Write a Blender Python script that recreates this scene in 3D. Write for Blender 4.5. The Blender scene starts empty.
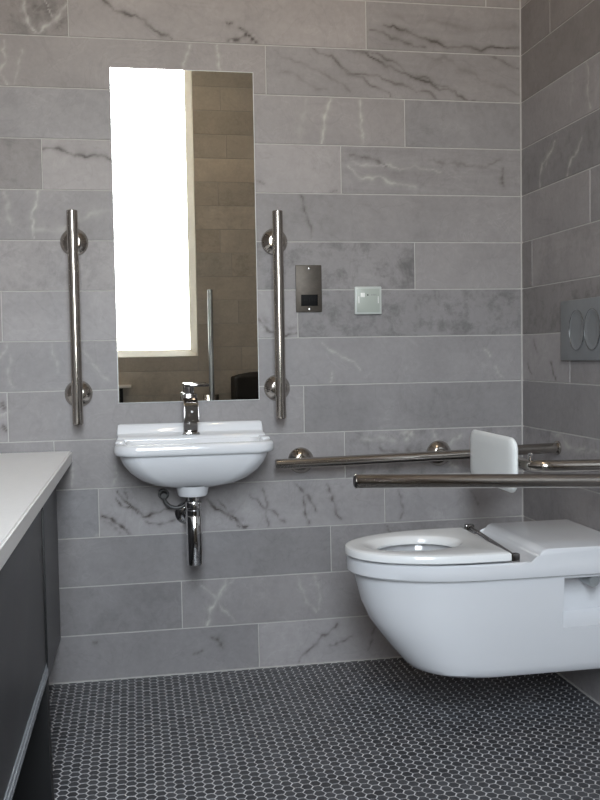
import bpy, bmesh, math, random
import numpy as np
from mathutils import Vector, Matrix
PI = math.pi
random.seed(7)
sc = bpy.context.scene
col = sc.collection

# ------------------------------------------------------------------ helpers
def tag(o, label=None, cat=None, group=None, kind=None):
    if label: o['label'] = label
    if cat: o['category'] = cat
    if group: o['group'] = group
    if kind: o['kind'] = kind
    return o

def thing(name, loc, label, cat, group=None, rz=0.0):
    o = bpy.data.objects.new(name, None)
    o.empty_display_size = .05
    o.location = loc; o.rotation_euler = (0, 0, rz)
    col.objects.link(o)
    return tag(o, label, cat, group)

def finish(name, me, mat, parent=None, smooth=35):
    mats = mat if isinstance(mat, (list, tuple)) else [mat]
    for m in mats: me.materials.append(m)
    if smooth:
        me.polygons.foreach_set('use_smooth', [True] * len(me.polygons))
        me.set_sharp_from_angle(angle=math.radians(smooth))
    o = bpy.data.objects.new(name, me)
    col.objects.link(o)
    if parent:
        o.parent = parent
        # geometry is authored in world space: bring it into the thing's frame
        m = Matrix.Translation(parent_loc(parent)) @ Matrix.Rotation(parent.rotation_euler[2] if not parent.parent else 0, 4, 'Z')
        me.transform(m.inverted())
    return o

def parent_loc(p):
    v = Vector(p.location)
    while p.parent:
        p = p.parent; v = v + Vector(p.location)
    return v

def obj(name, bm, mat, parent=None, smooth=35):
    me = bpy.data.meshes.new(name)
    bmesh.ops.recalc_face_normals(bm, faces=bm.faces)
    bm.to_mesh(me); bm.free()
    return finish(name, me, mat, parent, smooth)

def B(): return bmesh.new()

def box(bm, x0, x1, y0, y1, z0, z1, bev=0.0, seg=2):
    r = bmesh.ops.create_cube(bm, size=1.0)
    vs = r['verts']
    for v in vs:
        v.co = Vector(((x0 + x1) / 2 + v.co.x * (x1 - x0), (y0 + y1) / 2 + v.co.y * (y1 - y0), (z0 + z1) / 2 + v.co.z * (z1 - z0)))
    if bev:
        es = list({e for v in vs for e in v.link_edges})
        bmesh.ops.bevel(bm, geom=es, offset=bev, segments=seg, profile=.5, affect='EDGES')
    return bm

def frame_of(d):
    d = d.normalized()
    a = Vector((0, 0, 1)) if abs(d.z) < .9 else Vector((1, 0, 0))
    u = d.cross(a).normalized()
    return u, d.cross(u).normalized()

def lathe(bm, origin, axis, prof, seg=40):
    """revolve (radius, height) pairs about an axis from origin; r=0 closes"""
    axis = Vector(axis).normalized(); u, w = frame_of(axis); o = Vector(origin)
    rings = []
    for r, h in prof:
        if r < 1e-6: rings.append([bm.verts.new(o + axis * h)])
        else: rings.append([bm.verts.new(o + axis * h + (u * math.cos(2 * PI * k / seg) + w * math.sin(2 * PI * k / seg)) * r) for k in range(seg)])
    for a, b in zip(rings, rings[1:]):
        for k in range(seg):
            k2 = (k + 1) % seg
            if len(a) == 1 and len(b) == 1: continue
            if len(a) == 1: bm.faces.new((a[0], b[k], b[k2]))
            elif len(b) == 1: bm.faces.new((a[k], a[k2], b[0]))
            else: bm.faces.new((a[k], a[k2], b[k2], b[k]))
    return bm

def rod(bm, a, b, r, seg=32, bev=.0015):
    a = Vector(a); b = Vector(b); L = (b - a).length
    return lathe(bm, a, b - a, [(0, 0), (r - bev, 0), (r, bev), (r, L - bev), (r - bev, L), (0, L)], seg)

def tube_path(bm, pts, r, seg=24, closed=False):
    pts = [Vector(p) for p in pts]; n = len(pts)
    rings = []; u = None
    for i, p in enumerate(pts):
        if closed: d = pts[(i + 1) % n] - pts[i - 1]
        else: d = (pts[min(i + 1, n - 1)] - pts[max(i - 1, 0)])
        d.normalize()
        if u is None: u, w = frame_of(d)
        else:
            u = (u - d * u.dot(d)).normalized(); w = d.cross(u)
        rings.append([bm.verts.new(p + (u * math.cos(2 * PI * k / seg) + w * math.sin(2 * PI * k / seg)) * r) for k in range(seg)])
    m = n if closed else n - 1
    for i in range(m):
        a, b = rings[i], rings[(i + 1) % n]
        for k in range(seg):
            bm.faces.new((a[k], a[(k + 1) % seg], b[(k + 1) % seg], b[k]))
    if not closed:
        bm.faces.new(rings[0]); bm.faces.new(rings[-1])
    return bm

def arc_corner(p, a, b, r, n=10):
    """points of a fillet at p between the directions to a and to b"""
    p, a, b = Vector(p), Vector(a), Vector(b)
    da = (a - p).normalized(); db = (b - p).normalized()
    ang = da.angle(db); t = r / math.tan(ang / 2)
    c = p + (da + db).normalized() * (r / math.sin(ang / 2))
    s = p + da * t - c; e = p + db * t - c
    out = []
    tot = s.angle(e)
    for i in range(n + 1):
        k = i / n
        out.append(c + (s * math.sin((1 - k) * tot) + e * math.sin(k * tot)) / math.sin(tot))
    return out

def loft(bm, rings, cap0=True, cap1=True):
    R = [[bm.verts.new(Vector(p)) for p in ring] for ring in rings]
    n = len(R[0])
    for a, b in zip(R, R[1:]):
        for k in range(n):
            bm.faces.new((a[k], a[(k + 1) % n], b[(k + 1) % n], b[k]))
    if cap0: bm.faces.new(list(reversed(R[0])))
    if cap1: bm.faces.new(R[-1])
    return bm

def prism_y(bm, prof, y0, y1, bev=0.0, seg=2):
    """extrude an (x, z) outline along y"""
    a = [bm.verts.new((x, y0, z)) for x, z in prof]; b = [bm.verts.new((x, y1, z)) for x, z in prof]
    n = len(prof); fs = [bm.faces.new(a), bm.faces.new(list(reversed(b)))]
    for k in range(n): fs.append(bm.faces.new((a[k], b[k], b[(k + 1) % n], a[(k + 1) % n])))
    if bev:
        es = list({e for f in fs[:2] for e in f.edges})
        bmesh.ops.bevel(bm, geom=es, offset=bev, segments=seg, profile=.5, affect='EDGES')
    return bm

# ------------------------------------------------------------------ materials
def new_mat(name):
    m = bpy.data.materials.new(name); m.use_nodes = True
    nt = m.node_tree
    return m, nt, nt.nodes['Principled BSDF']

def N(nt, t, **kw):
    n = nt.nodes.new(t)
    for k, v in kw.items(): setattr(n, k, v)
    return n

def simple(name, c, rough=.5, metal=0.0, noise=.0, scale=20., bump=0.0, coat=0.0, spec=.5):
    m, nt, b = new_mat(name)
    b.inputs['Base Color'].default_value = (*c, 1)
    b.inputs['Roughness'].default_value = rough
    b.inputs['Metallic'].default_value = metal
    b.inputs['Coat Weight'].default_value = coat
    b.inputs['Specular IOR Level'].default_value = spec
    tc = N(nt, 'ShaderNodeTexCoord'); nz = N(nt, 'ShaderNodeTexNoise')
    nz.inputs['Scale'].default_value = scale; nz.inputs['Detail'].default_value = 4
    nt.links.new(tc.outputs['Object'], nz.inputs['Vector'])
    if noise:
        rp = N(nt, 'ShaderNodeValToRGB')
        rp.color_ramp.elements[0].position = .3; rp.color_ramp.elements[1].position = .7
        rp.color_ramp.elements[0].color = (*[v * (1 - noise) for v in c], 1)
        rp.color_ramp.elements[1].color = (*[min(1, v * (1 + noise)) for v in c], 1)
        nt.links.new(nz.outputs['Fac'], rp.inputs['Fac']); nt.links.new(rp.outputs['Color'], b.inputs['Base Color'])
    if bump:
        bp = N(nt, 'ShaderNodeBump'); bp.inputs['Strength'].default_value = bump; bp.inputs['Distance'].default_value = .001
        nt.links.new(nz.outputs['Fac'], bp.inputs['Height']); nt.links.new(bp.outputs['Normal'], b.inputs['Normal'])
    return m

def emitter(name, c, s):
    m, nt, b = new_mat(name)
    b.inputs['Base Color'].default_value = (.8, .8, .8, 1)
    b.inputs['Emission Color'].default_value = (*c, 1)
    b.inputs['Emission Strength'].default_value = s
    return m

def M2(nt, op, a, b=None, c=None, clamp=False):
    n = N(nt, 'ShaderNodeMath', operation=op, use_clamp=clamp)
    for i, v in enumerate((a, b, c)):
        if v is None: continue
        if isinstance(v, (int, float)): n.inputs[i].default_value = v
        else: nt.links.new(v, n.inputs[i])
    return n.outputs[0]

def stone_material():
    m, nt, b = new_mat('veined_grey_limestone')
    L = nt.links.new
    A = lambda nm: N(nt, 'ShaderNodeAttribute', attribute_name=nm)
    tint, vein, mott, strk, seed = A('tint'), A('vein'), A('mottle'), A('streak'), A('seed')
    geo = N(nt, 'ShaderNodeTexCoord')
    off = N(nt, 'ShaderNodeCombineXYZ')
    for i, k in enumerate((37.1, 11.7, 23.3)): L(M2(nt, 'MULTIPLY', seed.outputs['Fac'], k), off.inputs[i])
    pos = N(nt, 'ShaderNodeVectorMath', operation='ADD'); L(geo.outputs['Object'], pos.inputs[0]); L(off.outputs[0], pos.inputs[1])
    def noise(scale, detail, rough=.55, dist=0.0, vec=None):
        n = N(nt, 'ShaderNodeTexNoise'); n.inputs['Scale'].default_value = scale; n.inputs['Detail'].default_value = detail
        n.inputs['Roughness'].default_value = rough; n.inputs['Distortion'].default_value = dist
        L(vec or pos.outputs[0], n.inputs['Vector']); return n.outputs['Fac']
    cloud = noise(4.5, 3, .5, .6)
    fine = noise(55, 5, .65)
    spk = noise(17, 7, .72, .25)
    # broad blotches on the mottled tiles
    blot = N(nt, 'ShaderNodeMapRange'); L(spk, blot.inputs[0]); blot.inputs[1].default_value = .47; blot.inputs[2].default_value = .66; blot.clamp = True
    # streaks lie along the tile
    mp = N(nt, 'ShaderNodeMapping'); mp.inputs['Scale'].default_value = (2.2, 2.2, 16); mp.inputs['Rotation'].default_value = (0, .12, 0); L(pos.outputs[0], mp.inputs['Vector'])
    streak = noise(1.6, 5, .6, 1.0, mp.outputs[0])
    v = M2(nt, 'MULTIPLY_ADD', M2(nt, 'SUBTRACT', cloud, .5), .46, 1.0)
    v = M2(nt, 'ADD', v, M2(nt, 'MULTIPLY', M2(nt, 'SUBTRACT', fine, .5), .30))
    v = M2(nt, 'SUBTRACT', v, M2(nt, 'MULTIPLY', M2(nt, 'MULTIPLY', blot.outputs[0], mott.outputs['Fac']), .38))
    v = M2(nt, 'ADD', v, M2(nt, 'MULTIPLY', M2(nt, 'MULTIPLY', M2(nt, 'SUBTRACT', streak, .5), strk.outputs['Fac']), .75))
    # faint thin natural veining on every tile
    nv = noise(3.2, 4, .55, 1.6)
    thin = N(nt, 'ShaderNodeMapRange'); L(M2(nt, 'ABSOLUTE', M2(nt, 'SUBTRACT', nv, .5)), thin.inputs[0])
    thin.inputs[1].default_value = .0; thin.inputs[2].default_value = .012; thin.inputs[3].default_value = 1; thin.inputs[4].default_value = 0
    v = M2(nt, 'SUBTRACT', v, M2(nt, 'MULTIPLY', thin.outputs[0], .07))
    # loose pale wisps, stronger on the streaky tiles
    wv = noise(5.0, 5, .6, 2.2)
    wisp = N(nt, 'ShaderNodeMapRange'); L(M2(nt, 'ABSOLUTE', M2(nt, 'SUBTRACT', wv, .56)), wisp.inputs[0])
    wisp.inputs[1].default_value = .0; wisp.inputs[2].default_value = .022; wisp.inputs[3].default_value = 1; wisp.inputs[4].default_value = 0
    v = M2(nt, 'ADD', v, M2(nt, 'MULTIPLY', M2(nt, 'MULTIPLY', wisp.outputs[0], M2(nt, 'MULTIPLY', cloud, cloud)), .22))
    vm = N(nt, 'ShaderNodeVectorMath', operation='SCALE'); L(tint.outputs['Color'], vm.inputs[0]); L(v, vm.inputs['Scale'])
    dk = N(nt, 'ShaderNodeMix', data_type='RGBA'); L(M2(nt, 'MULTIPLY', M2(nt, 'MULTIPLY', vein.outputs['Fac'], -1.0, clamp=True), M2(nt, 'MULTIPLY_ADD', spk, 1.6, .50), clamp=True), dk.inputs['Factor'])
    L(vm.outputs[0], dk.inputs['A']); dk.inputs['B'].default_value = (.085, .072, .066, 1)
    lt = N(nt, 'ShaderNodeMix', data_type='RGBA'); L(M2(nt, 'MULTIPLY', vein.outputs['Fac'], M2(nt, 'MULTIPLY_ADD', spk, 1.6, .20), clamp=True), lt.inputs['Factor'])
    L(dk.outputs['Result'], lt.inputs['A']); lt.inputs['B'].default_value = (.52, .50, .47, 1)
    L(lt.outputs['Result'], b.inputs['Base Color'])
    b.inputs['Roughness'].default_value = .48
    b.inputs['Specular IOR Level'].default_value = .35
    bp = N(nt, 'ShaderNodeBump'); bp.inputs['Strength'].default_value = .12; bp.inputs['Distance'].default_value = .002
    L(fine, bp.inputs['Height']); L(bp.outputs['Normal'], b.inputs['Normal'])
    return m

def hex_material():
    m, nt, b = new_mat('charcoal_mosaic'); L = nt.links.new
    g = N(nt, 'ShaderNodeNewGeometry'); tc = N(nt, 'ShaderNodeTexCoord')
    nz = N(nt, 'ShaderNodeTexNoise'); nz.inputs['Scale'].default_value = 90; nz.inputs['Detail'].default_value = 4; L(tc.outputs['Object'], nz.inputs['Vector'])
    f = M2(nt, 'ADD', M2(nt, 'MULTIPLY', g.outputs['Random Per Island'], .55), M2(nt, 'MULTIPLY', nz.outputs['Fac'], .6))
    r = N(nt, 'ShaderNodeValToRGB'); L(f, r.inputs['Fac'])
    r.color_ramp.elements[0].position = .1; r.color_ramp.elements[0].color = (.026, .026, .030, 1)
    r.color_ramp.elements[1].position = .95; r.color_ramp.elements[1].color = (.078, .079, .087, 1)
    L(r.outputs['Color'], b.inputs['Base Color']); b.inputs['Roughness'].default_value = .42
    return m

STONE = stone_material()
GROUT = simple('pale_grout', (.47, .455, .44), .85, noise=.06, scale=60, bump=.2)
FGROUT = simple('floor_grout', (.60, .60, .615), .9, noise=.10, scale=40, bump=.2)
HEX = hex_material()
PLASTER = simple('white_plaster', (.72, .70, .67), .9, noise=.02, scale=6)
CERAMIC = simple('white_vitreous_china', (.725, .735, .765), .10, noise=.006, scale=9, coat=.3)
SEATM = simple('white_seat_plastic', (.82, .83, .84), .14, noise=.006, scale=9, coat=.2)
STEEL = simple('polished_stainless_steel', (.47, .44, .405), .13, 1.0, noise=.05, scale=30)
CHROME = simple('chrome', (.74, .74, .74), .06, 1.0, noise=.02, scale=20)
DARKCHROME = simple('tap_chrome', (.30, .29, .285), .12, 1.0, noise=.03, scale=20)
BRUSHED = simple('brushed_bronze_steel', (.095, .083, .072), .5, .7, noise=.12, scale=70)
BLACKP = simple('black_plastic', (.005, .005, .006), .6, noise=.1, scale=40, spec=.15)
WHITEP = simple('white_plastic', (.40, .435, .40), .35, noise=.01, scale=30)
BOLT = simple('bolt_cover', (.42, .44, .45), .3, .5, noise=.05, scale=50)
PLATEP = simple('plate_plastic', (.52, .55, .53), .35, noise=.01, scale=30)
DULL = simple('dull_pipe_metal', (.13, .13, .13), .45, .6, noise=.1, scale=30)
BRIGHTP = simple('bright_white_plastic', (.85, .86, .84), .3, noise=.01, scale=30)
GREYPLATE = simple('grey_satin_plate', (.235, .245, .255), .30, .35, noise=.03, scale=50)
RINGM = simple('plate_button_rim', (.40, .41, .42), .15, 1.0, noise=.03, scale=50)
PADM = simple('white_pad_vinyl', (.80, .82, .82), .42, noise=.01, scale=25, bump=.05)
TOP = simple('white_solid_worktop', (.90, .89, .88), .30, noise=.02, scale=90)
LAM = simple('dark_grey_laminate', (.041, .040, .044), .38, noise=.12, scale=14)
LAMD = simple('black_laminate', (.006, .006, .0065), .55, noise=.1, scale=14)
ALU = simple('aluminium_strip', (.55, .60, .65), .25, .6, noise=.05, scale=60)
RUBBER = simple('black_rubber', (.015, .015, .015), .7, noise=.1, scale=50)
FRAMEM = simple('cream_window_frame', (.90, .88, .82), .4, noise=.02, scale=20)
BOOTBLACK = simple('black_bin_plastic', (.010, .010, .010), .8, noise=.1, scale=30)

def pane_mat():
    m = bpy.data.materials.new('clear_window_glass'); m.use_nodes = True; nt = m.node_tree; nt.nodes.clear()
    o = N(nt, "ShaderNodeOutputMaterial"); mx = N(nt, 'ShaderNodeMixShader'); t = N(nt, 'ShaderNodeBsdfTransparent'); g = N(nt, 'ShaderNodeBsdfGlossy'); f = N(nt, 'ShaderNodeFresnel')
    t.inputs[0].default_value = (.95, .97, .96, 1); g.inputs['Roughness'].default_value = .02; f.inputs[0].default_value = 1.3
    nt.links.new(f.outputs[0], mx.inputs[0]); nt.links.new(t.outputs[0], mx.inputs[1]); nt.links.new(g.outputs[0], mx.inputs[2]); nt.links.new(mx.outputs[0], o.inputs[0])
    return m
LAM2 = simple('mid_grey_laminate', (.072, .072, .078), .38, noise=.12, scale=14)
def mirror_mat():
    m, nt, b = new_mat('silvered_mirror')
    b.inputs['Metallic'].default_value = 1; b.inputs['Roughness'].default_value = .0
    b.inputs['Base Color'].default_value = (.93, .91, .83, 1)
    return m
MIRROR = mirror_mat()
EDGE = simple('polished_glass_edge', (.78, .80, .80), .15, noise=.01, scale=30)

WINDOW_POWER = 22; LAMP_POWER = 36; EXPOSURE = 0.30
BACK_JOINTS = {0: [-0.117], 1: [-1.423, -0.514], 2: [-0.834], 3: [-0.391], 4: [-1.511, -0.601], 5: [], 6: [-0.363], 7: [-0.747], 8: [], 9: [-1.632, -0.732], 10: [-1.501, -0.602], 11: [-1.374, -0.472], 12: [-0.652], 13: [-1.129], 14: [-0.89]}
RIGHT_JOINTS = {1: [-0.214], 5: [-0.461], 6: [-0.08], 8: [-0.339]}
BACK_VEINS = [
    (4,0.007,-0.9,[(-1.509,1.613),(-1.486,1.617),(-1.463,1.617),(-1.44,1.606),(-1.415,1.595),(-1.386,1.592),(-1.356,1.599),(-1.327,1.597),(-1.309,1.585)]),
    (1,0.0072,-0.8,[(-1.32,2.056),(-1.3,2.039),(-1.277,2.023),(-1.254,2.018),(-1.227,2.016),(-1.198,2.003),(-1.178,1.98),(-1.155,1.964),(-1.131,1.962),(-1.119,1.95)]),
    (1,0.0066,-0.8,[(-0.954,2.008),(-0.936,2.006)]),
    (1,0.0086,-0.9,[(-0.912,1.992),(-0.89,1.981),(-0.897,1.969),(-0.928,1.955),(-0.949,1.952)]),
    (1,0.0086,-0.9,[(-0.893,1.978),(-0.878,1.967),(-0.863,1.952)]),
    (1,0.0053,0.8,[(-1.548,2.044),(-1.543,2.004),(-1.533,1.97),(-1.516,1.954)]),
    (1,0.0079,0.7,[(-1.522,1.95),(-1.476,1.979),(-1.446,2.009),(-1.425,2.039)]),
    (1,0.004,0.6,[(-1.488,2.047),(-1.469,2.002)]),
    (1,0.0264,-0.5,[(-1.519,2.034),(-1.509,2.0)]),
    (1,0.0264,-0.5,[(-1.485,2.033),(-1.48,2.007)]),
    (1,0.0164,-0.5,[(-1.459,1.968),(-1.441,1.986)]),
    (2,0.0042,0.7,[(-1.608,1.927),(-1.604,1.869),(-1.603,1.797)]),
    (2,0.0039,0.4,[(-1.558,1.9),(-1.568,1.847),(-1.581,1.801)]),
    (2,0.0039,0.7,[(-1.065,1.935),(-1.078,1.898),(-1.088,1.865)]),
    (2,0.0039,0.7,[(-0.983,1.938),(-0.978,1.902),(-0.973,1.861)]),
    (3,0.0059,1,[(-0.63,1.79),(-0.644,1.747),(-0.654,1.716),(-0.664,1.647)]),
    (3,0.0036,0.8,[(-0.537,1.787),(-0.531,1.725),(-0.529,1.654)]),
    (3,0.0194,0.25,[(-0.71,1.782),(-0.737,1.649)]),
    (5,0.0044,0.8,[(-1.524,1.493),(-1.532,1.448),(-1.539,1.398),(-1.54,1.351)]),
    (5,0.0157,0.35,[(-1.534,1.375),(-1.494,1.372),(-1.453,1.375),(-1.405,1.405),(-1.37,1.427),(-1.314,1.433)]),
    (5,0.0126,0.35,[(-1.622,1.485),(-1.608,1.456),(-1.613,1.418),(-1.596,1.386)]),
    (2,0.0047,-0.6,[(-0.685,1.941),(-0.647,1.922),(-0.584,1.881),(-0.52,1.849),(-0.478,1.826),(-0.439,1.799)]),
    (2,0.0054,-0.8,[(-0.577,1.943),(-0.528,1.935),(-0.477,1.913),(-0.422,1.884),(-0.307,1.851),(-0.241,1.828),(-0.184,1.795)]),
    (2,0.0041,-0.6,[(-0.535,1.944),(-0.464,1.926),(-0.405,1.897),(-0.323,1.866),(-0.224,1.825),(-0.157,1.796)]),
    (2,0.0044,-0.6,[(-0.6,1.89),(-0.536,1.867),(-0.471,1.863),(-0.373,1.83),(-0.288,1.798)]),
    (2,0.0121,-0.25,[(-0.333,1.937),(-0.206,1.892),(-0.006,1.819)]),
    (2,0.0049,-0.5,[(-0.112,1.943),(-0.071,1.929),(-0.006,1.902)]),
    (2,0.0082,-0.3,[(-0.79,1.864),(-0.728,1.845),(-0.642,1.817)]),
    (2,0.0066,-0.3,[(-0.805,1.93),(-0.727,1.897),(-0.632,1.852),(-0.569,1.811)]),
    (1,0.0062,-0.8,[(-0.456,2.022),(-0.427,2.023),(-0.398,2.009),(-0.355,1.995),(-0.312,1.982),(-0.273,1.971),(-0.223,1.963),(-0.155,1.96),(-0.071,1.967),(-0.006,1.969)]),
    (1,0.0044,-0.6,[(-0.502,2.004),(-0.453,1.994),(-0.404,1.978),(-0.372,1.967),(-0.322,1.959)]),
    (1,0.0173,-0.2,[(-0.456,2.062),(-0.305,2.044),(-0.005,2.033)]),
    (4,0.0059,0.7,[(-0.579,1.581),(-0.553,1.553),(-0.531,1.541),(-0.501,1.542),(-0.475,1.552),(-0.449,1.533),(-0.41,1.528),(-0.36,1.519)]),
    (4,0.004,0.5,[(-0.566,1.597),(-0.501,1.583),(-0.409,1.572),(-0.276,1.568)]),
    (4,0.0072,-0.5,[(-0.572,1.615),(-0.523,1.61),(-0.481,1.599),(-0.455,1.583)]),
    (4,0.0101,-0.35,[(-0.309,1.605),(-0.226,1.6),(-0.073,1.61)]),
    (4,0.0068,-0.6,[(-0.063,1.584),(-0.066,1.546),(-0.06,1.527)]),
    (4,0.007,-0.45,[(-0.865,1.53),(-0.847,1.521)]),
    (4,0.0052,-0.4,[(-0.615,1.506),(-0.638,1.496)]),
    (5,0.0051,-0.6,[(-0.731,1.489),(-0.725,1.458),(-0.716,1.433),(-0.707,1.405),(-0.701,1.356)]),
    (7,0.0063,-0.7,[(-0.873,1.104),(-0.855,1.082),(-0.833,1.063),(-0.805,1.05),(-0.773,1.056),(-0.751,1.059)]),
    (7,0.0157,-0.3,[(-0.861,1.113),(-0.836,1.088),(-0.789,1.069),(-0.754,1.075)]),
    (8,0.0032,0.6,[(-0.671,1.027),(-0.613,0.985),(-0.549,0.939)]),
    (8,0.0032,0.5,[(-0.64,0.934),(-0.647,0.9)]),
    (8,0.0033,0.6,[(-0.132,1.002),(-0.111,0.976)]),
    (8,0.0034,0.5,[(-0.094,0.943),(-0.067,0.903)]),
    (8,0.0041,0.5,[(-1.627,1.038),(-1.637,1.014),(-1.649,0.996)]),
    (8,0.0047,0.35,[(-1.62,1.005),(-1.627,0.96),(-1.611,0.906)]),
    (8,0.0047,0.35,[(-1.498,1.036),(-1.49,0.988),(-1.483,0.951)]),
    (8,0.0047,0.4,[(-1.404,1.034),(-1.393,0.998),(-1.368,0.961),(-1.336,0.924)]),
    (9,0.0188,-0.8,[(-1.644,0.865),(-1.642,0.847)]),
    (9,0.0125,-0.8,[(-1.647,0.797),(-1.638,0.781)]),
    (9,0.0038,0.7,[(-1.654,0.827),(-1.631,0.835)]),
    (10,0.0038,0.6,[(-1.45,0.66),(-1.453,0.599)]),
    (10,0.0047,0.6,[(-1.322,0.661),(-1.314,0.633),(-1.333,0.6)]),
    (10,0.0163,0.6,[(-0.419,0.73),(-0.379,0.738),(-0.399,0.71)]),
    (10,0.0099,0.6,[(-0.21,0.723),(-0.244,0.702),(-0.282,0.677)]),
    (10,0.0066,0.6,[(-0.308,0.736),(-0.295,0.707),(-0.295,0.674)]),
    (10,0.0129,0.4,[(-0.552,0.715),(-0.486,0.723),(-0.436,0.708)]),
    (10,0.013,-0.4,[(-0.486,0.687),(-0.42,0.672),(-0.353,0.676)]),
    (10,0.01,0.6,[(-0.251,0.63),(-0.224,0.612)]),
    (11,0.0057,-0.9,[(-1.318,0.584),(-1.304,0.562),(-1.292,0.549),(-1.274,0.533),(-1.257,0.523),(-1.242,0.5),(-1.221,0.505),(-1.205,0.511),(-1.174,0.522),(-1.153,0.527)]),
    (11,0.0044,-0.8,[(-1.322,0.563),(-1.299,0.534),(-1.275,0.527),(-1.257,0.513)]),
    (11,0.0076,-0.9,[(-1.365,0.509),(-1.347,0.502),(-1.336,0.499),(-1.318,0.482),(-1.303,0.472),(-1.286,0.45)]),
    (11,0.0095,-0.4,[(-1.36,0.494),(-1.33,0.477),(-1.313,0.454)]),
    (11,0.005,-0.6,[(-1.242,0.494),(-1.215,0.48),(-1.188,0.476),(-1.145,0.486)]),
    (11,0.005,-0.5,[(-1.294,0.592),(-1.286,0.567),(-1.292,0.549)]),
    (11,0.0082,-0.9,[(-1.044,0.547),(-1.023,0.521),(-0.992,0.501),(-0.97,0.49),(-0.955,0.48),(-0.943,0.464),(-0.933,0.454),(-0.918,0.456)]),
    (11,0.0044,-0.6,[(-1.01,0.543),(-0.986,0.516),(-0.968,0.478),(-0.943,0.454)]),
    (11,0.0158,-0.25,[(-1.035,0.534),(-0.98,0.503),(-0.933,0.476)]),
    (11,0.0045,-0.6,[(-0.909,0.554),(-0.872,0.517),(-0.831,0.496),(-0.8,0.463)]),
    (11,0.0051,-0.7,[(-0.762,0.582),(-0.74,0.556),(-0.715,0.523),(-0.699,0.493)]),
    (11,0.0045,-0.7,[(-0.737,0.543),(-0.735,0.505),(-0.722,0.456)]),
    (11,0.0051,-0.7,[(-0.662,0.578),(-0.649,0.549),(-0.64,0.519),(-0.618,0.464)]),
    (11,0.0041,-0.5,[(-0.871,0.577),(-0.859,0.536),(-0.854,0.45)]),
    (11,0.0095,0.5,[(-1.376,0.454),(-1.385,0.446)]),
    (11,0.0046,-0.5,[(-0.428,0.549),(-0.415,0.499),(-0.422,0.454)]),
    (11,0.004,-0.4,[(-0.184,0.538),(-0.156,0.487)]),
    (12,0.0046,-0.5,[(-0.473,0.437),(-0.456,0.413)]),
    (13,0.0071,0.8,[(-0.99,0.292),(-1.007,0.258),(-1.026,0.218),(-1.043,0.184),(-1.053,0.147)]),
    (13,0.0042,0.5,[(-1.069,0.275),(-1.041,0.254),(-1.02,0.23),(-0.992,0.19),(-0.965,0.154)]),
    (13,0.0032,0.4,[(-0.965,0.291),(-0.991,0.264),(-1.007,0.239)]),
    (13,0.0046,0.5,[(-0.761,0.288),(-0.752,0.249),(-0.736,0.202),(-0.704,0.168)]),
    (13,0.0046,0.5,[(-0.706,0.284),(-0.694,0.238),(-0.695,0.174)]),
    (14,0.0066,-0.6,[(-0.636,0.124),(-0.666,0.094),(-0.699,0.077),(-0.729,0.046),(-0.762,0.01)]),
    (14,0.0053,-0.5,[(-0.587,0.082),(-0.627,0.065),(-0.66,0.058)]),
    (14,0.0047,-0.5,[(-0.494,0.121),(-0.521,0.077),(-0.535,0.032)]),
    (14,0.0065,-0.6,[(-1.041,0.111),(-1.02,0.1),(-1.004,0.073)]),
    (14,0.0065,-0.5,[(-1.099,0.061),(-1.067,0.068)]),
    (14,0.0097,-0.5,[(-1.403,0.118),(-1.391,0.121)]),
]
RIGHT_VEINS = [
    (4,0.0059,0.9,[(-0.245,1.617),(-0.225,1.595),(-0.198,1.583),(-0.156,1.567),(-0.141,1.536),(-0.141,1.499)]),
    (4,0.0039,0.6,[(-0.218,1.59),(-0.184,1.558)]),
    (4,0.0055,0.9,[(-0.414,1.587),(-0.391,1.559),(-0.372,1.546),(-0.335,1.525),(-0.323,1.499)]),
    (3,0.0055,0.6,[(-0.438,1.788),(-0.45,1.738),(-0.467,1.657)]),
    (3,0.0078,0.25,[(-0.355,1.788),(-0.348,1.688)]),
    (8,0.0053,-0.6,[(-0.046,0.948),(-0.076,0.916)]),
    (8,0.0085,-0.5,[(-0.092,1.025),(-0.114,0.987)]),
    (8,0.0076,-0.7,[(-0.207,0.956),(-0.227,0.925),(-0.247,0.901)]),
    (10,0.0124,0.5,[(-0.219,0.735),(-0.312,0.713),(-0.43,0.715)]),
    (10,0.0058,0.4,[(-0.4,0.689),(-0.505,0.709)]),
]

# ------------------------------------------------------------------ tiled walls
ROW = .15; Z13 = .1439; NROW0 = -6          # courses are numbered from the top course seen downwards
def row_z(k):                               # bottom and top of course k
    lo = Z13 + ROW * (13 - k)
    return (max(lo, 0.0), min(lo + ROW, CEIL))
CEIL = 3.0
TL = .893

def course_edges(js, k, u0, u1, rnd):
    e = sorted(js.get(k, [])) or [u1 - rnd.random() * TL - .02 if k in () else u0 + rnd.random() * TL]
    while e[0] > u0: e.insert(0, e[0] - TL)
    while e[-1] < u1: e.append(e[-1] + TL)
    e = [min(max(x, u0), u1) for x in e]
    return [(a, b) for a, b in zip(e, e[1:]) if b - a > .01]

def roughen(pts, rnd, n=4, amp=.10):
    pts = [np.array(p, float) for p in pts]
    for _ in range(n):
        out = [pts[0]]
        for a, b in zip(pts, pts[1:]):
            d = b - a; L = np.hypot(*d)
            out += [(a + b) / 2 + np.array((-d[1], d[0])) * rnd.gauss(0, amp), b]
        pts = out
    return np.array(pts)

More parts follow.
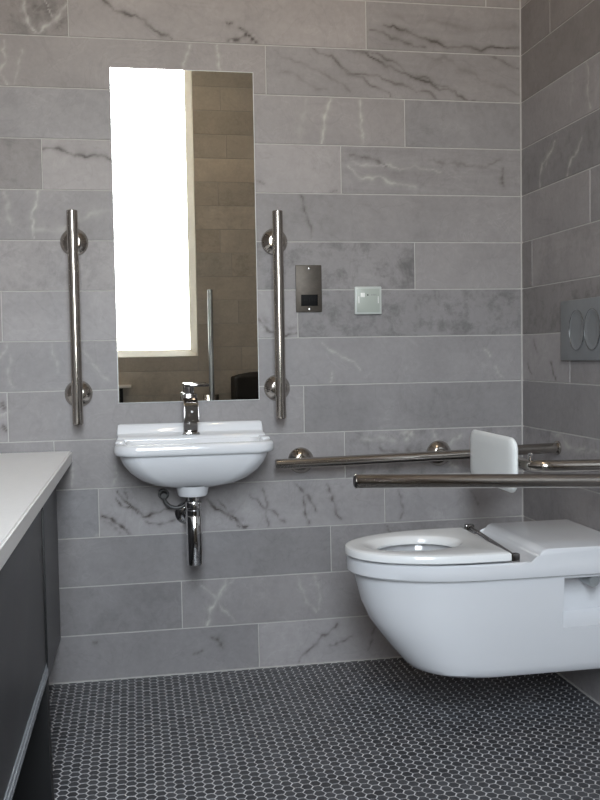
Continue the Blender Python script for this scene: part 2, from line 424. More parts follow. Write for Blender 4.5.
def tile_wall(name, plane, u0, u1, js, tints, veins, hole=None, seed=1, full_courses=(), base=(.287, .270, .272)):
    """plane(u, z, d) -> world point, d = depth into the wall (negative comes into the room)"""
    rnd = random.Random(seed)
    co = []; faces = []; matid = []; att = {k: [] for k in ('tint', 'vein', 'mottle', 'streak', 'seed')}
    def add(pts, tint=(.4, .4, .4), vein=None, mo=0., stv=0., sd=0.):
        i0 = len(co); n = len(pts); co.extend(pts)
        att['tint'].extend([(*tint, 1)] * n); att['vein'].extend(vein if vein is not None else [0.] * n)
        att['mottle'].extend([mo] * n); att['streak'].extend([stv] * n); att['seed'].extend([sd] * n)
        return i0
    def quad(a, b, c, d, m): faces.append((a, b, c, d)); matid.append(m)
    g = .0016; bv = .0009; D = .0016
    # bed of grout and the wall behind it
    def slab(ua, ub, za, zb):
        i = add([plane(u, z, d) for d in (D, .11) for u, z in ((ua, za), (ub, za), (ub, zb), (ua, zb))])
        for f in ((0, 1, 2, 3), (7, 6, 5, 4), (0, 4, 5, 1), (1, 5, 6, 2), (2, 6, 7, 3), (3, 7, 4, 0)):
            quad(*[i + q for q in f], 1)
    if hole:
        a, b, c, d = hole
        for s in ((u0, a, 0, CEIL), (b, u1, 0, CEIL), (a, b, 0, c), (a, b, d, CEIL)):
            if s[1] - s[0] > .005: slab(*s)
    else: slab(u0, u1, 0, CEIL)
    for k in range(NROW0, 15):
        za, zb = row_z(k)
        if zb - za < .005: continue
        edges = [(u0, u1)] if k in full_courses else course_edges(js, k, u0, u1, rnd)
        for ua, ub in edges:
            gl = rnd.gauss(1, .07); wm = rnd.gauss(0, .012); mo = max(0, rnd.gauss(.1, .2)); stv = max(0, rnd.gauss(.1, .12)); sd = rnd.random() * 7
            for (kk, uc, gg, ww, mm, ss) in tints:
                if kk == k and ua <= uc <= ub: gl, wm, mo, stv = gg, ww, mm, ss
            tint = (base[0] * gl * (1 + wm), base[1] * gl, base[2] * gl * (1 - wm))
            rects = [(ua, ub, za, zb)]
            if hole:
                a, b, c, d = hole
                if ua < b and ub > a and za < d and zb > c:
                    rects = [r for r in ((ua, min(ub, a), za, zb), (max(ua, b), ub, za, zb), (max(ua, a), min(ub, b), za, min(zb, c)), (max(ua, a), min(ub, b), max(za, d), zb)) if r[1] - r[0] > .004 and r[3] - r[2] > .004]
            vs = [v for v in veins if v[0] == k and any(ua - .004 <= p[0] <= ub + .004 for p in v[3][len(v[3]) // 2:len(v[3]) // 2 + 1])]
            for (a, b, c, d) in rects:
                a += g; b -= g; c += g; d -= g
                nu = max(1, round((b - a) / .0042)) if vs else 1
                nz = max(1, round((d - c) / .0042)) if vs else 1
                U = np.linspace(a + bv, b - bv, nu + 1); Z = np.linspace(c + bv, d - bv, nz + 1)
                UU, ZZ = np.meshgrid(U, Z)
                vein = np.zeros(UU.size)
                for (_, w, s, pts) in vs:
                    ph = rnd.random() * 6; P = roughen(pts, rnd); q = np.stack([UU.ravel(), ZZ.ravel()], 1)
                    best = np.full(len(q), 9.); tt = np.zeros(len(q)); n = len(P) - 1
                    for i in range(n):
                        e = P[i + 1] - P[i]; l2 = max(e @ e, 1e-12)
                        t = np.clip(((q - P[i]) @ e) / l2, 0, 1)
                        dist = np.hypot(*(q - P[i] - t[:, None] * e).T)
                        up = dist < best; best[up] = dist[up]; tt[up] = ((i + t) / n)[up]
                    wid = w * .48 * (.62 + .38 * np.sin(tt * PI)) * (.75 + .35 * np.sin(tt * 23 + ph)) + .0010
                    x = s * (.72 + .28 * np.sin(tt * 17 + 2 * ph)) * (.72 * np.exp(-(best / wid) ** 2) + .30 * np.exp(-(best / (wid * 3.5)) ** 2))
                    vein = np.where(np.abs(x) > np.abs(vein), x, vein)
                i0 = add([plane(u, z, 0.) for u, z in zip(UU.ravel(), ZZ.ravel())], tint, list(vein), mo, stv, sd)
                W = nu + 1
                for j in range(nz):
                    for i in range(nu):
                        p = i0 + j * W + i; quad(p, p + 1, p + W + 1, p + W, 0)
                o = add([plane(u, z, D) for u, z in ((a, c), (b, c), (b, d), (a, d))], tint, None, mo, stv, sd)
                t0, t1, t2, t3 = i0, i0 + nu, i0 + nz * W + nu, i0 + nz * W
                bot = list(range(t0, t1 + 1)); top = list(range(t3, t2 + 1)); lf = [i0 + j * W for j in range(nz + 1)]; rt = [i0 + j * W + nu for j in range(nz + 1)]
                faces.append((o, o + 1, *reversed(bot))); faces.append((o + 2, o + 3, *top)); faces.append((o + 3, o, *lf)); faces.append((o + 1, o + 2, *reversed(rt))); matid.extend([0] * 4)
    me = bpy.data.meshes.new(name)
    me.from_pydata(co, [], faces)
    me.polygons.foreach_set('material_index', matid)
    a = me.attributes.new('tint', 'FLOAT_COLOR', 'POINT'); a.data.foreach_set('color', np.array(att['tint'], dtype=np.float32).ravel())
    for k in ('vein', 'mottle', 'streak', 'seed'):
        a = me.attributes.new(k, 'FLOAT', 'POINT'); a.data.foreach_set('value', np.array(att[k], dtype=np.float32))
    me.update()
    bm = bmesh.new(); bm.from_mesh(me); bmesh.ops.recalc_face_normals(bm, faces=bm.faces); bm.to_mesh(me); bm.free()
    o = finish(name, me, [STONE, GROUT], None, 0)
    return tag(o, kind='structure')

# (course, position, lightness, warmth, mottling, streakiness)
BACK_TINTS = [
 (0, -1.0, 1.02, .02, .1, .1), (0, -.05, .95, .02, .2, .2),
 (1, -1.5, .80, .04, .7, .3), (1, -1.0, 1.12, .03, .1, .1), (1, -.2, .96, .01, .1, .5),
 (2, -1.2, .97, .03, .1, .1), (2, -.4, .97, .01, .1, .35),
 (3, -1.0, 1.00, .015, .1, .1), (3, -.2, .92, -.01, .25, .15),
 (4, -1.58, .85, .02, .6, .2), (4, -1.1, 1.16, .015, .05, .1), (4, -.3, .95, .0, .2, .6),
 (5, -1.2, .95, .0, .25, .1),
 (6, -1.0, .92, -.005, .9, .05), (6, -.2, .97, .0, .05, .1),
 (7, -1.1, 1.12, -.005, .05, .1), (7, -.4, .90, -.01, .9, .05),
 (8, -.9, .98, -.01, .1, .1),
 (9, -1.63, .95, .0, .8, 0), (9, -1.2, .98, -.005, .1, .05), (9, -.4, .90, -.012, .2, .1),
 (10, -1.55, .95, -.01, .2, .1), (10, -1.0, 1.02, -.005, .15, .1), (10, -.3, .98, -.01, .7, .3),
 (11, -1.5, .93, -.03, .4, .1), (11, -1.0, 1.20, -.005, .2, .15), (11, -.2, 1.15, -.01, .1, .1),
 (12, -1.0, .90, -.015, .15, .05), (12, -.3, 1.0, -.01, .4, .2),
 (13, -1.4, .86, -.015, .35, .05), (13, -.8, 1.00, -.005, .15, .05),
 (14, -1.2, .95, -.015, .15, .05), (14, -.5, 1.25, -.01, .05, .1),
]
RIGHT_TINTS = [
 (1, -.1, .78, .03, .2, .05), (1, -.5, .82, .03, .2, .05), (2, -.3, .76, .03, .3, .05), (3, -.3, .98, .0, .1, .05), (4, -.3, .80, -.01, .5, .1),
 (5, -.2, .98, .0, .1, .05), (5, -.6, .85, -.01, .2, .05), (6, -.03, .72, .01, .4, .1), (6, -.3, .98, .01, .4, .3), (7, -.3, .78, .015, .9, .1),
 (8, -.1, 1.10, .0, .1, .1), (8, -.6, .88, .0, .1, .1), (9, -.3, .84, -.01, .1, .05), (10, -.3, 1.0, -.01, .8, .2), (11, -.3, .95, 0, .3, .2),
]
for k in (2, 3, 4, 7, 9, 10, 11, 12): RIGHT_JOINTS.setdefault(k, [-.80 - .001 * k])
tile_wall('wall_back', lambda u, z, d: (u, d, z), -2.05, 0.0, BACK_JOINTS, BACK_TINTS, BACK_VEINS, seed=3, full_courses=(5, 8))
tile_wall('wall_right', lambda u, z, d: (d, u, z), -3.11, 0.0, RIGHT_JOINTS, RIGHT_TINTS, RIGHT_VEINS, seed=5)
tile_wall('wall_left', lambda u, z, d: (-2.05 - d, u, z), -3.11, 0.0, {}, [], [], seed=11)
WIN = (-1.58, -.845, .985, 2.90)
tile_wall('wall_rear', lambda u, z, d: (u, -3.11 - d, z), -2.05, 0.0, {}, [], [], hole=WIN, seed=26, base=(.52, .485, .435))  # same stone as the other walls; paler warm base stands in for bounce light

# vertical grout line in the inner corner
bm = B(); box(bm, -.0035, .0005, -.0035, .0005, 0, CEIL); tag(obj('trim_1', bm, GROUT), kind='structure')
bm = B(); box(bm, -2.0505, -.0, -.004, .0005, -.0005, .0035); box(bm, -.004, .0005, -3.1, -.004, -.0005, .0035); tag(obj('trim_2', bm, GROUT), kind='structure')

# ------------------------------------------------------------------ floor: hexagon mosaic
def build_floor():
    p = .0255; cx = p * math.sqrt(3) / 2; R = (p - .0030) / math.sqrt(3); r0 = R - .0009
    co = [(-2.16, -3.22, -.0012), (.11, -3.22, -.0012), (.11, .11, -.0012), (-2.16, .11, -.0012),
          (-2.16, -3.22, -.1), (.11, -3.22, -.1), (.11, .11, -.1), (-2.16, .11, -.1)]
    faces = [(0, 1, 2, 3), (7, 6, 5, 4), (0, 4, 5, 1), (1, 5, 6, 2), (2, 6, 7, 3), (3, 7, 4, 0)]; mid = [1] * 6
    rnd = random.Random(2)
    i = 0; x = -2.04
    while x < .004:
        y = -3.09 + (p / 2 if i % 2 else 0)
        while y < .004:
            k = len(co); dz = rnd.uniform(-.0003, .0003)
            for rr, z in ((r0, dz), (R, -.0012)):
                for a in range(6): co.append((x + rr * math.cos(PI / 3 * a), y + rr * math.sin(PI / 3 * a), z))
            faces.append(tuple(k + a for a in range(6))); mid.append(0)
            for a in range(6): faces.append((k + 6 + a, k + 6 + (a + 1) % 6, k + (a + 1) % 6, k + a)); mid.append(0)
            y += p
        x += cx; i += 1
    me = bpy.data.meshes.new('floor'); me.from_pydata(co, [], faces); me.polygons.foreach_set('material_index', mid); me.update()
    tag(finish('floor', me, [HEX, FGROUT], None, 0), kind='structure')
build_floor()
bm = B(); box(bm, -2.16, .11, -3.22, .11, CEIL, CEIL + .1); tag(obj('ceiling', bm, PLASTER, smooth=0), kind='structure')

# ------------------------------------------------------------------ window behind the camera (seen in the mirror)
x0, x1, z0, z1 = WIN
w = bpy.data.objects.new('window_1', None); w.location = ((x0 + x1) / 2, -3.13, z0); col.objects.link(w); tag(w, kind='structure')
bm = B(); f = .047
loft(bm, [[(x0 + a, y, z0 + a), (x1 - a, y, z0 + a), (x1 - a, y, z1 - a), (x0 + a, y, z1 - a)] for a, y in ((0, -3.20), (0, -3.109), (.004, -3.107), (f, -3.165), (f, -3.20), (0, -3.20))], False, False)
tag(obj('window_frame', bm, FRAMEM, w), kind='structure')
bm = B(); box(bm, x0 + f - .004, x1 - f + .004, -3.190, -3.182, z0 + f - .004, z1 - f + .004)
PANE = pane_mat()
tag(obj('window_pane', bm, PANE, w), kind='structure')
pl_ = bpy.data.lights.new('window_portal', 'AREA'); pl_.shape = 'RECTANGLE'; pl_.size = x1 - x0; pl_.size_y = z1 - z0; pl_.cycles.is_portal = True
po_ = bpy.data.objects.new('window_portal', pl_); po_.location = ((x0 + x1) / 2, -3.108, (z0 + z1) / 2); po_.rotation_euler = (PI / 2, 0, 0); col.objects.link(po_)

# ------------------------------------------------------------------ ceiling downlights
LAMP = emitter('warm_lamp_diffuser', (1.0, .80, .58), LAMP_POWER)
for i, (x, y, lb) in enumerate(((-.62, -1.05, 'round white downlight with warm diffuser nearest the mirror wall'), (-1.2, -2.4, 'round white downlight with warm diffuser further from the mirror'))):
    t = thing('ceiling_downlight', (x, y, CEIL), lb, 'ceiling light', 'ceiling downlights')
    bm = B(); lathe(bm, (x, y, CEIL), (0, 0, -1), [(.085, 0), (.12, 0), (.12, .006), (.112, .012), (.085, .012), (.085, 0)], 48); obj('trim_ring', bm, BRIGHTP, t)
    bm = B(); lathe(bm, (x, y, CEIL), (0, 0, -1), [(0, .002), (.084, .002), (.084, .009), (0, .009)], 48); obj('diffuser', bm, LAMP, t)

# ------------------------------------------------------------------ mirror
t = thing('wall_mirror', (-1.091, 0, .8525), 'tall frameless mirror on the tiled wall above the basin', 'mirror')
bm = B(); box(bm, -1.305, -.8765, -.0065, -.0045, .8545, 1.8565); obj('mirror_glass', bm, MIRROR, t, 0)
bm = B(); box(bm, -1.3075, -.874, -.0045, .0, .852, 1.859, .0008, 1)
obj('bevelled_edge', bm, EDGE, t)['label'] = 'bright polished edge'

# ------------------------------------------------------------------ grab rails
def flange(bm, origin, axis, r=.041):
    lathe(bm, origin, axis, [(0, 0), (r, 0), (r, .005), (r * .95, .008), (r * .62, .021), (r * .52, .0235), (r * .42, .0245), (0, .0245)], 48)
def post(bm, a, b, r=.0125): rod(bm, a, b, r, 28, .0005)

def straight_rail(name, a, b, fl, label, cat='grab rail', group=None, wall=(0, 1, 0), r=.016):
    a, b = Vector(a), Vector(b)
    t = thing(name, a.lerp(b, .5), label, cat, group)
    bm = B(); rod(bm, a, b, r, 40, .002); obj('tube', bm, STEEL, t)
    w_ = Vector(wall)
    for k in fl:
        p = a.lerp(b, k); p2 = p.copy()
        for i in range(3):
            if abs(w_[i]) > .5: p2[i] = WALLC
        bm = B(); flange(bm, p2, -w_); post(bm, p2 - w_ * .02, p); obj('wall_flange', bm, STEEL, t)
    return t
WALLC = 0.0
straight_rail('grab_rail', (-1.424, -.075, .797), (-1.424, -.075, 1.423), (.14, .865), 'vertical polished steel grab rail to the left of the mirror')
straight_rail('grab_rail', (-.818, -.075, .797), (-.818, -.075, 1.428), (.145, .865), 'vertical polished steel grab rail to the right of the mirror')
straight_rail('grab_rail', (-.838, -.075, .656), (-.205, -.075, .665), (.145, .865), 'horizontal polished steel grab rail low on the tiled wall between basin and back pad')
t = thing('drop_down_rail', (-.768, -3.11, .60), 'vertical steel support rail folded up beside the window, seen only in the mirror', 'support rail')
bm = B(); rod(bm, (-.768, -3.045, .64), (-.768, -3.035, 1.407), .0165, 40, .002); obj('tube', bm, ALU, t)
bm = B(); box(bm, -.818, -.718, -3.11, -3.098, .52, .74, .005); obj('hinge_plate', bm, STEEL, t)
bm = B(); box(bm, -.792, -.744, -3.100, -3.025, .60, .668, .006); obj('hinge_bracket', bm, STEEL, t)

# drop-down rail beside the toilet, hinged on the right wall
t = thing('drop_down_rail', (-.05, -.82, .672), 'straight hinged steel support rail reaching out in front of the white pad', 'support rail')
bm = B(); rod(bm, (-.768, -.82, .701), (-.03, -.82, .6725), .0165, 40, .002); obj('tube', bm, STEEL, t)
bm = B(); rod(bm, (-.768 - .0015, -.82, .70106), (-.766, -.82, .701), .0135, 32, .0006); obj('end_cap', bm, DARKCHROME, t)
bm = B(); box(bm, -.012, 0, -.87, -.77, .56, .78, .005); obj('hinge_plate', bm, STEEL, t)
bm = B(); box(bm, -.06, -.010, -.845, -.795, .645, .70, .006); obj('hinge_bracket', bm, STEEL, t)

# backrest rail and pad
t = thing('backrest_rail', (0, -.46, .697), 'bent steel rail fixed to the right wall, carrying the white back pad', 'support rail')
P0, P1, P2, P3 = Vector((-.006, -.262, .697)), Vector((-.262, -.302, .697)), Vector((-.262, -.665, .697)), Vector((-.006, -.70, .697))
pts = [P0, P0.lerp(P1, .5)] + arc_corner(P1, P0, P2, .05) + arc_corner(P2, P1, P3, .05) + [P2.lerp(P3, .6), P3]
bm = B(); tube_path(bm, pts, .0155, 28); obj('tube', bm, STEEL, t)
for p in (P0, P3):
    bm = B(); rod(bm, (0, p.y, p.z), (-.007, p.y, p.z), .021, 32, .001); obj('wall_flange', bm, STEEL, t)
for y in (-.40, -.58):
    bm = B(); box(bm, -.296, -.250, y - .012, y + .012, .684, .710, .003); obj('pad_bracket', bm, CHROME, t)
bm = B(); rod(bm, (-.262, -.640, .712), (-.262, -.640, .728), .005, 16); rod(bm, (-.262, -.640, .726), (-.262, -.655, .726), .004, 16); obj('fixing_pin', bm, CHROME, t)
def pad():
    rings = []
    for dx, ins in ((0, .012), (-.004, .004), (-.008, 0), (-.012, 0), (-.016, .003), (-.019, .010), (-.020, .03)):
        pts = []; y0, y1, z0, z1 = -.640 + ins, -.318 - ins, .624 + ins, .768 - ins; r = .030 - ins * .4
        for cx, cz, a0 in ((y1 - r, z1 - r, 0), (y0 + r, z1 - r, 90), (y0 + r, z0 + r, 180), (y1 - r, z0 + r, 270)):
            for k in range(9):
                a = math.radians(a0 + 90 * k / 8)
                y = cx + r * math.cos(a); z = cz + r * math.sin(a)
                bow = .008 * ((y + .49) / .165) ** 2
                pts.append((-.294 + dx - bow * 0 + bow, y, z))
        rings.append(pts)
    bm = B(); loft(bm, rings); return bm
t = thing('backrest_pad', (-.284, -.49, .627), 'white rounded back pad held by the bent rail above the toilet', 'back pad')
obj('cushion', pad(), PADM, t, 60)

# ------------------------------------------------------------------ toilet
YC = -.507
def dsec(tip, hw, z, xb=-.003, arc=.34, n=28, ns=8, nb=14, pw=2.15, yc=YC):
    xs = min(tip + arc, xb - .05); pts = []
    for k in range(ns): pts.append((xb + (xs - xb) * k / ns, yc - hw, z))
    for k in range(n + 1):
        a = -PI / 2 + PI * k / n
        c, s = math.cos(a), math.sin(a)
        pts.append((xs - (xs - tip) * abs(c) ** (2 / pw), yc + hw * math.copysign(abs(s) ** (2 / pw), s), z))
    for k in range(1, ns + 1): pts.append((xs + (xb - xs) * k / ns, yc + hw, z))
    for k in range(1, nb): pts.append((xb, yc + hw - 2 * hw * k / nb, z))
    return pts
def ellipse_like(ref, cx, cy, rx, ry, z):
    """an oval with as many points as ref, matched by direction"""
    out = []
    n = len(ref)
    for (x, y, _) in ref:
        a = math.atan2((y - cy) / 1.0, (x - cx) / 1.35)
        out.append((cx + rx * math.cos(a), cy + ry * math.sin(a), z))
    return out

t = thing('toilet', (-.003, YC, .147), 'white wall hung toilet with open seat ring, under the steel rails', 'toilet')
def bowl():
    bm = B()
    S = [(-.505, .126, .1495), (-.536, .138, .1525), (-.556, .145, .161), (-.571, .149, .176), (-.590, .1525, .199), (-.626, .159, .244), (-.658, .165, .29), (-.680, .170, .34), (-.692, .174, .39), (-.696, .176, .408), (-.697, .1765, .4145), (-.711, .1855, .4180), (-.715, .1875, .4225), (-.716, .188, .445), (-.715, .1875, .4545), (-.710, .183, .4585)]
    rings = [dsec(a, h, z, arc=min(.34, .17 + max(0, z - .16) * .9)) for a, h, z in S]
    top = rings[-1]
    for rx, ry, z in ((.150, .122, .4585), (.142, .114, .455), (.138, .110, .440), (.150, .122, .415), (.140, .112, .36), (.11, .088, .29), (.07, .05, .25)):
        rings.append(ellipse_like(top, -.535, YC, rx, ry, z))
    loft(bm, rings)
    return bm
def recess(bm, yo, yi):
    ya = YC + math.copysign(.176, yo - YC)
    out = [(-.188, .271), (.03, .271), (.03, .409), (-.188, .409)]; inn = [(-.183, .300), (.03, .310), (.03, .409), (-.183, .409)]
    loft(bm, [[(x, yo, z) for x, z in out], [(x, ya, z) for x, z in out], [(x, yi, z) for x, z in inn]])
me = bpy.data.meshes.new('tmp'); bm = bowl(); bmesh.ops.recalc_face_normals(bm, faces=bm.faces); bm.to_mesh(me); bm.free()
tmp = bpy.data.objects.new('tmp', me); col.objects.link(tmp)
bm = B()
prof = [(-.003, .440), (-.003, .4895)] + [(-.236, .4895), (-.246, .4880), (-.253, .4840), (-.259, .4755), (-.264, .4675), (-.272, .4615), (-.284, .4586), (-.30, .4572), (-.335, .4568), (-.335, .440)]
prism_y(bm, prof, YC - .1875, YC + .1875, .006, 3); bmesh.ops.recalc_face_normals(bm, faces=bm.faces)
me2 = bpy.data.meshes.new('tmp2'); bm.to_mesh(me2); bm.free(); blk = bpy.data.objects.new('tmp2', me2); col.objects.link(blk)
bm = B(); recess(bm, YC - .24, YC - .105); bmesh.ops.recalc_face_normals(bm, faces=bm.faces)
me3 = bpy.data.meshes.new('tmp3'); bm.to_mesh(me3); bm.free(); cut = bpy.data.objects.new('tmp3', me3); col.objects.link(cut)
bm = B(); recess(bm, YC + .24, YC + .105); bmesh.ops.recalc_face_normals(bm, faces=bm.faces)
me4 = bpy.data.meshes.new('tmp4'); bm.to_mesh(me4); bm.free(); cut2 = bpy.data.objects.new('tmp4', me4); col.objects.link(cut2)
for op, ob in (('UNION', blk), ('DIFFERENCE', cut), ('DIFFERENCE', cut2)):
    md = tmp.modifiers.new(op, 'BOOLEAN'); md.operation = op; md.object = ob; md.solver = 'EXACT'
dg = bpy.context.evaluated_depsgraph_get(); dg.update()
res = bpy.data.meshes.new_from_object(tmp.evaluated_get(dg))
for o in (tmp, blk, cut, cut2): bpy.data.objects.remove(o, do_unlink=True)
res.name = 'pan'; res.materials.clear()
finish('pan', res, CERAMIC, t, 32)

def seat():
    bm = B(); xb = -.337; rings = []
    for ins, z in ((.012, .4632), (.003, .4640), (0, .4665), (0, .479), (.002, .4835), (.008, .4862), (.016, .4868)):
        rings.append(dsec(-.722 + ins, .180 - ins, z, xb=xb - ins * .4, arc=.30, pw=2.1, yc=YC - .010))
    top = rings[-1]
    for cx, rx, ry, z in ((-.540, .140, .100, .4862), (-.539, .132, .094, .4840), (-.534, .120, .089, .478), (-.528, .109, .085, .470), (-.528, .109, .085, .4640)):
        rings.append(ellipse_like(top, cx, YC - .010, rx, ry, z))
    n = len(top); R = [[bm.verts.new(Vector(p)) for p in ring] for ring in rings]
    R.append(R[0])
    for a, b in zip(R, R[1:]):
        for k in range(n): bm.faces.new((a[k], a[(k + 1) % n], b[(k + 1) % n], b[k]))
    return bm
so = obj('seat', seat(), SEATM, t, 40)
bm = B(); rod(bm, (-.320, YC + .165, .489), (-.320, YC - .176, .4715), .0055, 20); hb = obj('hinge_bar', bm, DARKCHROME, t); hb['label'] = 'chrome hinge bar'
for y, z in ((YC + .150, .489), (YC - .168, .472)):
    bm = B(); box(bm, -.334, -.308, y - .010, y + .010, .4565, z + .008, .004); obj('seat_bracket', bm, DARKCHROME, t)['label'] = 'chrome seat bracket'
for s in (-1, 1):
    y = YC + s * .118
    bm = B(); lathe(bm, (-.100, y, .394), (0, s, 0), [(0, 0), (.0175, 0), (.0175, .030), (.0155, .034), (.0155, .046), (.013, .050), (0, .051)], 24); obj('fixing_bolt', bm, BOLT, t)['label'] = 'chrome fixing bolt'

# ------------------------------------------------------------------ flush plate
t = thing('flush_plate', (0, -.445, 1.05), 'grey dual flush plate with two ring buttons on the right wall', 'flush plate')
bm = B(); box(bm, -.010, 0, -.596, -.297, .961, 1.136, .003); obj('plate', bm, GREYPLATE, t)
for yc, ry, rz in ((-.401, .044, .057), (-.492, .044, .057)):
    bm = B(); n = 56
    rings = []
    for ins, h in ((.0, -.0095), (0, -.0115), (.003, -.0125), (.006, -.0120), (.008, -.0110), (.02, -.0108)):
        rings.append([(h, yc + (ry - ins) * math.cos(2 * PI * k / n), 1.048 + (rz - ins) * math.sin(2 * PI * k / n)) for k in range(n)])
    loft(bm, rings); b_ = obj('flush_button', bm, GREYPLATE, t)
    bm = B(); tube_path(bm, [(-.0115, yc + ry * math.cos(2 * PI * k / n), 1.048 + rz * math.sin(2 * PI * k / n)) for k in range(n)], .0013, 10, True)
    obj('button_rim', bm, RINGM, b_)

# ------------------------------------------------------------------ basin
t = thing('wash_basin', (-1.091, 0, .58), 'small white wall hung basin with raised back, below the mirror', 'basin')
XB = -1.091
def rrect(hw, y0, y1, z, rf, rb=.012, n=10, xc=XB):
    """rounded rectangle from y0 (front) to y1 (back)"""
    pts = []
    for cx, cy, r, a0 in ((xc + hw - rb, y1 - rb, rb, 0), (xc - hw + rb, y1 - rb, rb, 90), (xc - hw + rf, y0 + rf, rf, 180), (xc + hw - rf, y0 + rf, rf, 270)):
        for k in range(n + 1):
            a = math.radians(a0 + 90 * k / n); pts.append((cx + r * math.cos(a), cy + r * math.sin(a), z))
    return pts
FR = -.265
rings = []
for hw, y0, z, rf in ((.03, -.16, .608, .03), (.080, -.185, .611, .05), (.125, -.205, .621, .06), (.160, -.222, .638, .065), (.186, -.236, .660, .065), (.203, -.247, .684, .062), (.2115, -.252, .704, .06), (.213, -.253, .713, .06),
                      (.224, FR + .003, .7140, .060), (.2275, FR, .7175, .062), (.229, FR - .0015, .724, .063), (.2285, FR - .001, .736, .063), (.226, FR + .0015, .7425, .061), (.221, FR + .0065, .7455, .057)):
    rings.append(rrect(hw, y0, -.001, z, rf))
for hw, y0, y1, z, rf in ((.200, FR + .028, -.103, .7455, .045), (.196, FR + .033, -.106, .742, .045), (.190, FR + .040, -.110, .72, .05), (.15, FR + .06, -.118, .665, .045), (.06, -.195, -.130, .645, .02)):
    rings.append(rrect(hw, y0, y1, z, rf, rb=min(rf, .03)))
bm = B(); loft(bm, rings)
# raised back: a stepped upstand running along the wall with swept-down ends
prof = [(-.001, .735), (-.001, .787), (-.010, .7895), (-.022, .7885), (-.027, .784), (-.031, .772), (-.036, .762), (-.046, .758), (-.088, .7565), (-.096, .7525), (-.100, .746), (-.100, .735)]
xs = [(XB - .224, .25), (XB - .2225, .7), (XB - .219, .95), (XB - .213, 1.0), (XB + .213, 1.0), (XB + .219, .95), (XB + .2225, .7), (XB + .224, .25)]
loft(bm, [[(x, y, .735 + (z - .735) * s) for y, z in prof] for x, s in xs])
# soap ledges at each end
for s in (-1, 1):
    box(bm, XB + s * .212 - .014, XB + s * .212 + .014, -.16, -.05, .738, .7505, .006, 3)
obj('bowl', bm, CERAMIC, t, 40)
bm = B(); lathe(bm, (-1.097, -.150, .615), (0, 0, -1), [(.052, 0), (.047, .010), (.044, .026), (.041, .031), (0, .031)], 40); obj('waste_boss', bm, CERAMIC, t)
bm = B(); lathe(bm, (XB, -.178, .645), (0, 0, 1), [(.030, 0), (.030, .003), (.026, .005), (.010, .004), (0, .004)], 32); obj('waste_ring', bm, CHROME, t)['label'] = 'chrome waste ring'

# trap under the basin
t = thing('bottle_trap', (-1.094, -.15, .376), 'chrome bottle trap hanging under the white basin', 'bottle trap')
bm = B(); lathe(bm, (-1.096, -.15, .583), (0, 0, -1), [(0, 0), (.016, 0), (.016, .05), (0, .05)], 32); obj('tailpiece', bm, CHROME, t)
bm = B(); lathe(bm, (-1.095, -.15, .566), (0, 0, -1), [(.016, 0), (.0235, .001), (.0245, .004), (.0245, .018), (.022, .021), (.022, .024), (.0235, .026), (.0235, .040), (.021, .042), (0, .042)], 36); obj('collar_nut', bm, CHROME, t)
bm = B(); lathe(bm, (-1.094, -.15, .525), (0, 0, -1), [(0, 0), (.022, 0), (.0240, .003), (.0240, .143), (.0215, .148), (0, .149)], 40); obj('bottle', bm, CHROME, t)
bm = B(); rod(bm, (-1.099, -.15, .500), (-1.108, -.002, .508), .016, 28); obj('outlet_pipe', bm, CHROME, t)
bm = B(); lathe(bm, (-1.110, 0, .508), (0, -1, 0), [(0, 0), (.034, 0), (.034, .004), (.026, .010), (.017, .012), (0, .012)], 36); obj('wall_flange', bm, CHROME, t)
# supply pipe tucked behind
t = thing('supply_pipe', (-1.150, 0, .56), 'thin curved grey supply pipe behind the basin waste', 'pipe')
bm = B(); tube_path(bm, [(-1.164, -.03 - .02 * math.sin(PI * k / 20), .565 + .045 * math.cos(PI * k / 14) if k < 14 else .52 + .0) if False else (-1.140 - .038 * math.cos(PI * k / 20), -.035, .566 - .036 * math.sin(PI * k / 20)) for k in range(21)] + [(-1.102, -.035, .59), (-1.102, -.06, .617)], .0060, 16); obj('hose', bm, DULL, t)
bm = B(); rod(bm, (-1.178, 0, .569), (-1.178, -.045, .569), .010, 20); rod(bm, (-1.178, 0, .569), (-1.178, -.006, .569), .017, 24); obj('isolating_valve', bm, DULL, t)

# tap
t = thing('basin_tap', (-1.094, -.055, .756), 'square chrome mixer tap with flat lever on the basin', 'tap')
X = -1.094
bm = B(); box(bm, X - .026, X + .026, -.092, -.030, .7565, .764, .002); obj('base_plate', bm, CHROME, t)
bm = B(); box(bm, X - .021, X + .021, -.078, -.036, .764, .880, .003); obj('body', bm, DARKCHROME, t)
bm = B()
prof = [(-.136, .797), (-.136, .846), (-.132, .849), (-.076, .868), (-.076, .823)]
a = [(X - .0215, y, z) for y, z in prof]; b = [(X + .0215, y, z) for y, z in prof]
loft(bm, [a, b]); bmesh.ops.bevel(bm, geom=bm.edges[:], offset=.0018, segments=2, affect='EDGES'); sp = obj('spout', bm, DARKCHROME, t)
bm = B(); rod(bm, (X + .001, -.1355, .829), (X + .001, -.1375, .829), .0035, 20, .0005); obj('white_dot', bm, BRIGHTP, sp)['label'] = 'small white dot'  # small white disc on the spout's front face
bm = B(); rod(bm, (X, -.057, .879), (X, -.057, .902), .015, 28); obj('cartridge_neck', bm, DARKCHROME, t)
bm = B(); box(bm, X - .016, X + .058, -.078, -.036, .900, .909, .002); obj('lever', bm, DARKCHROME, t)

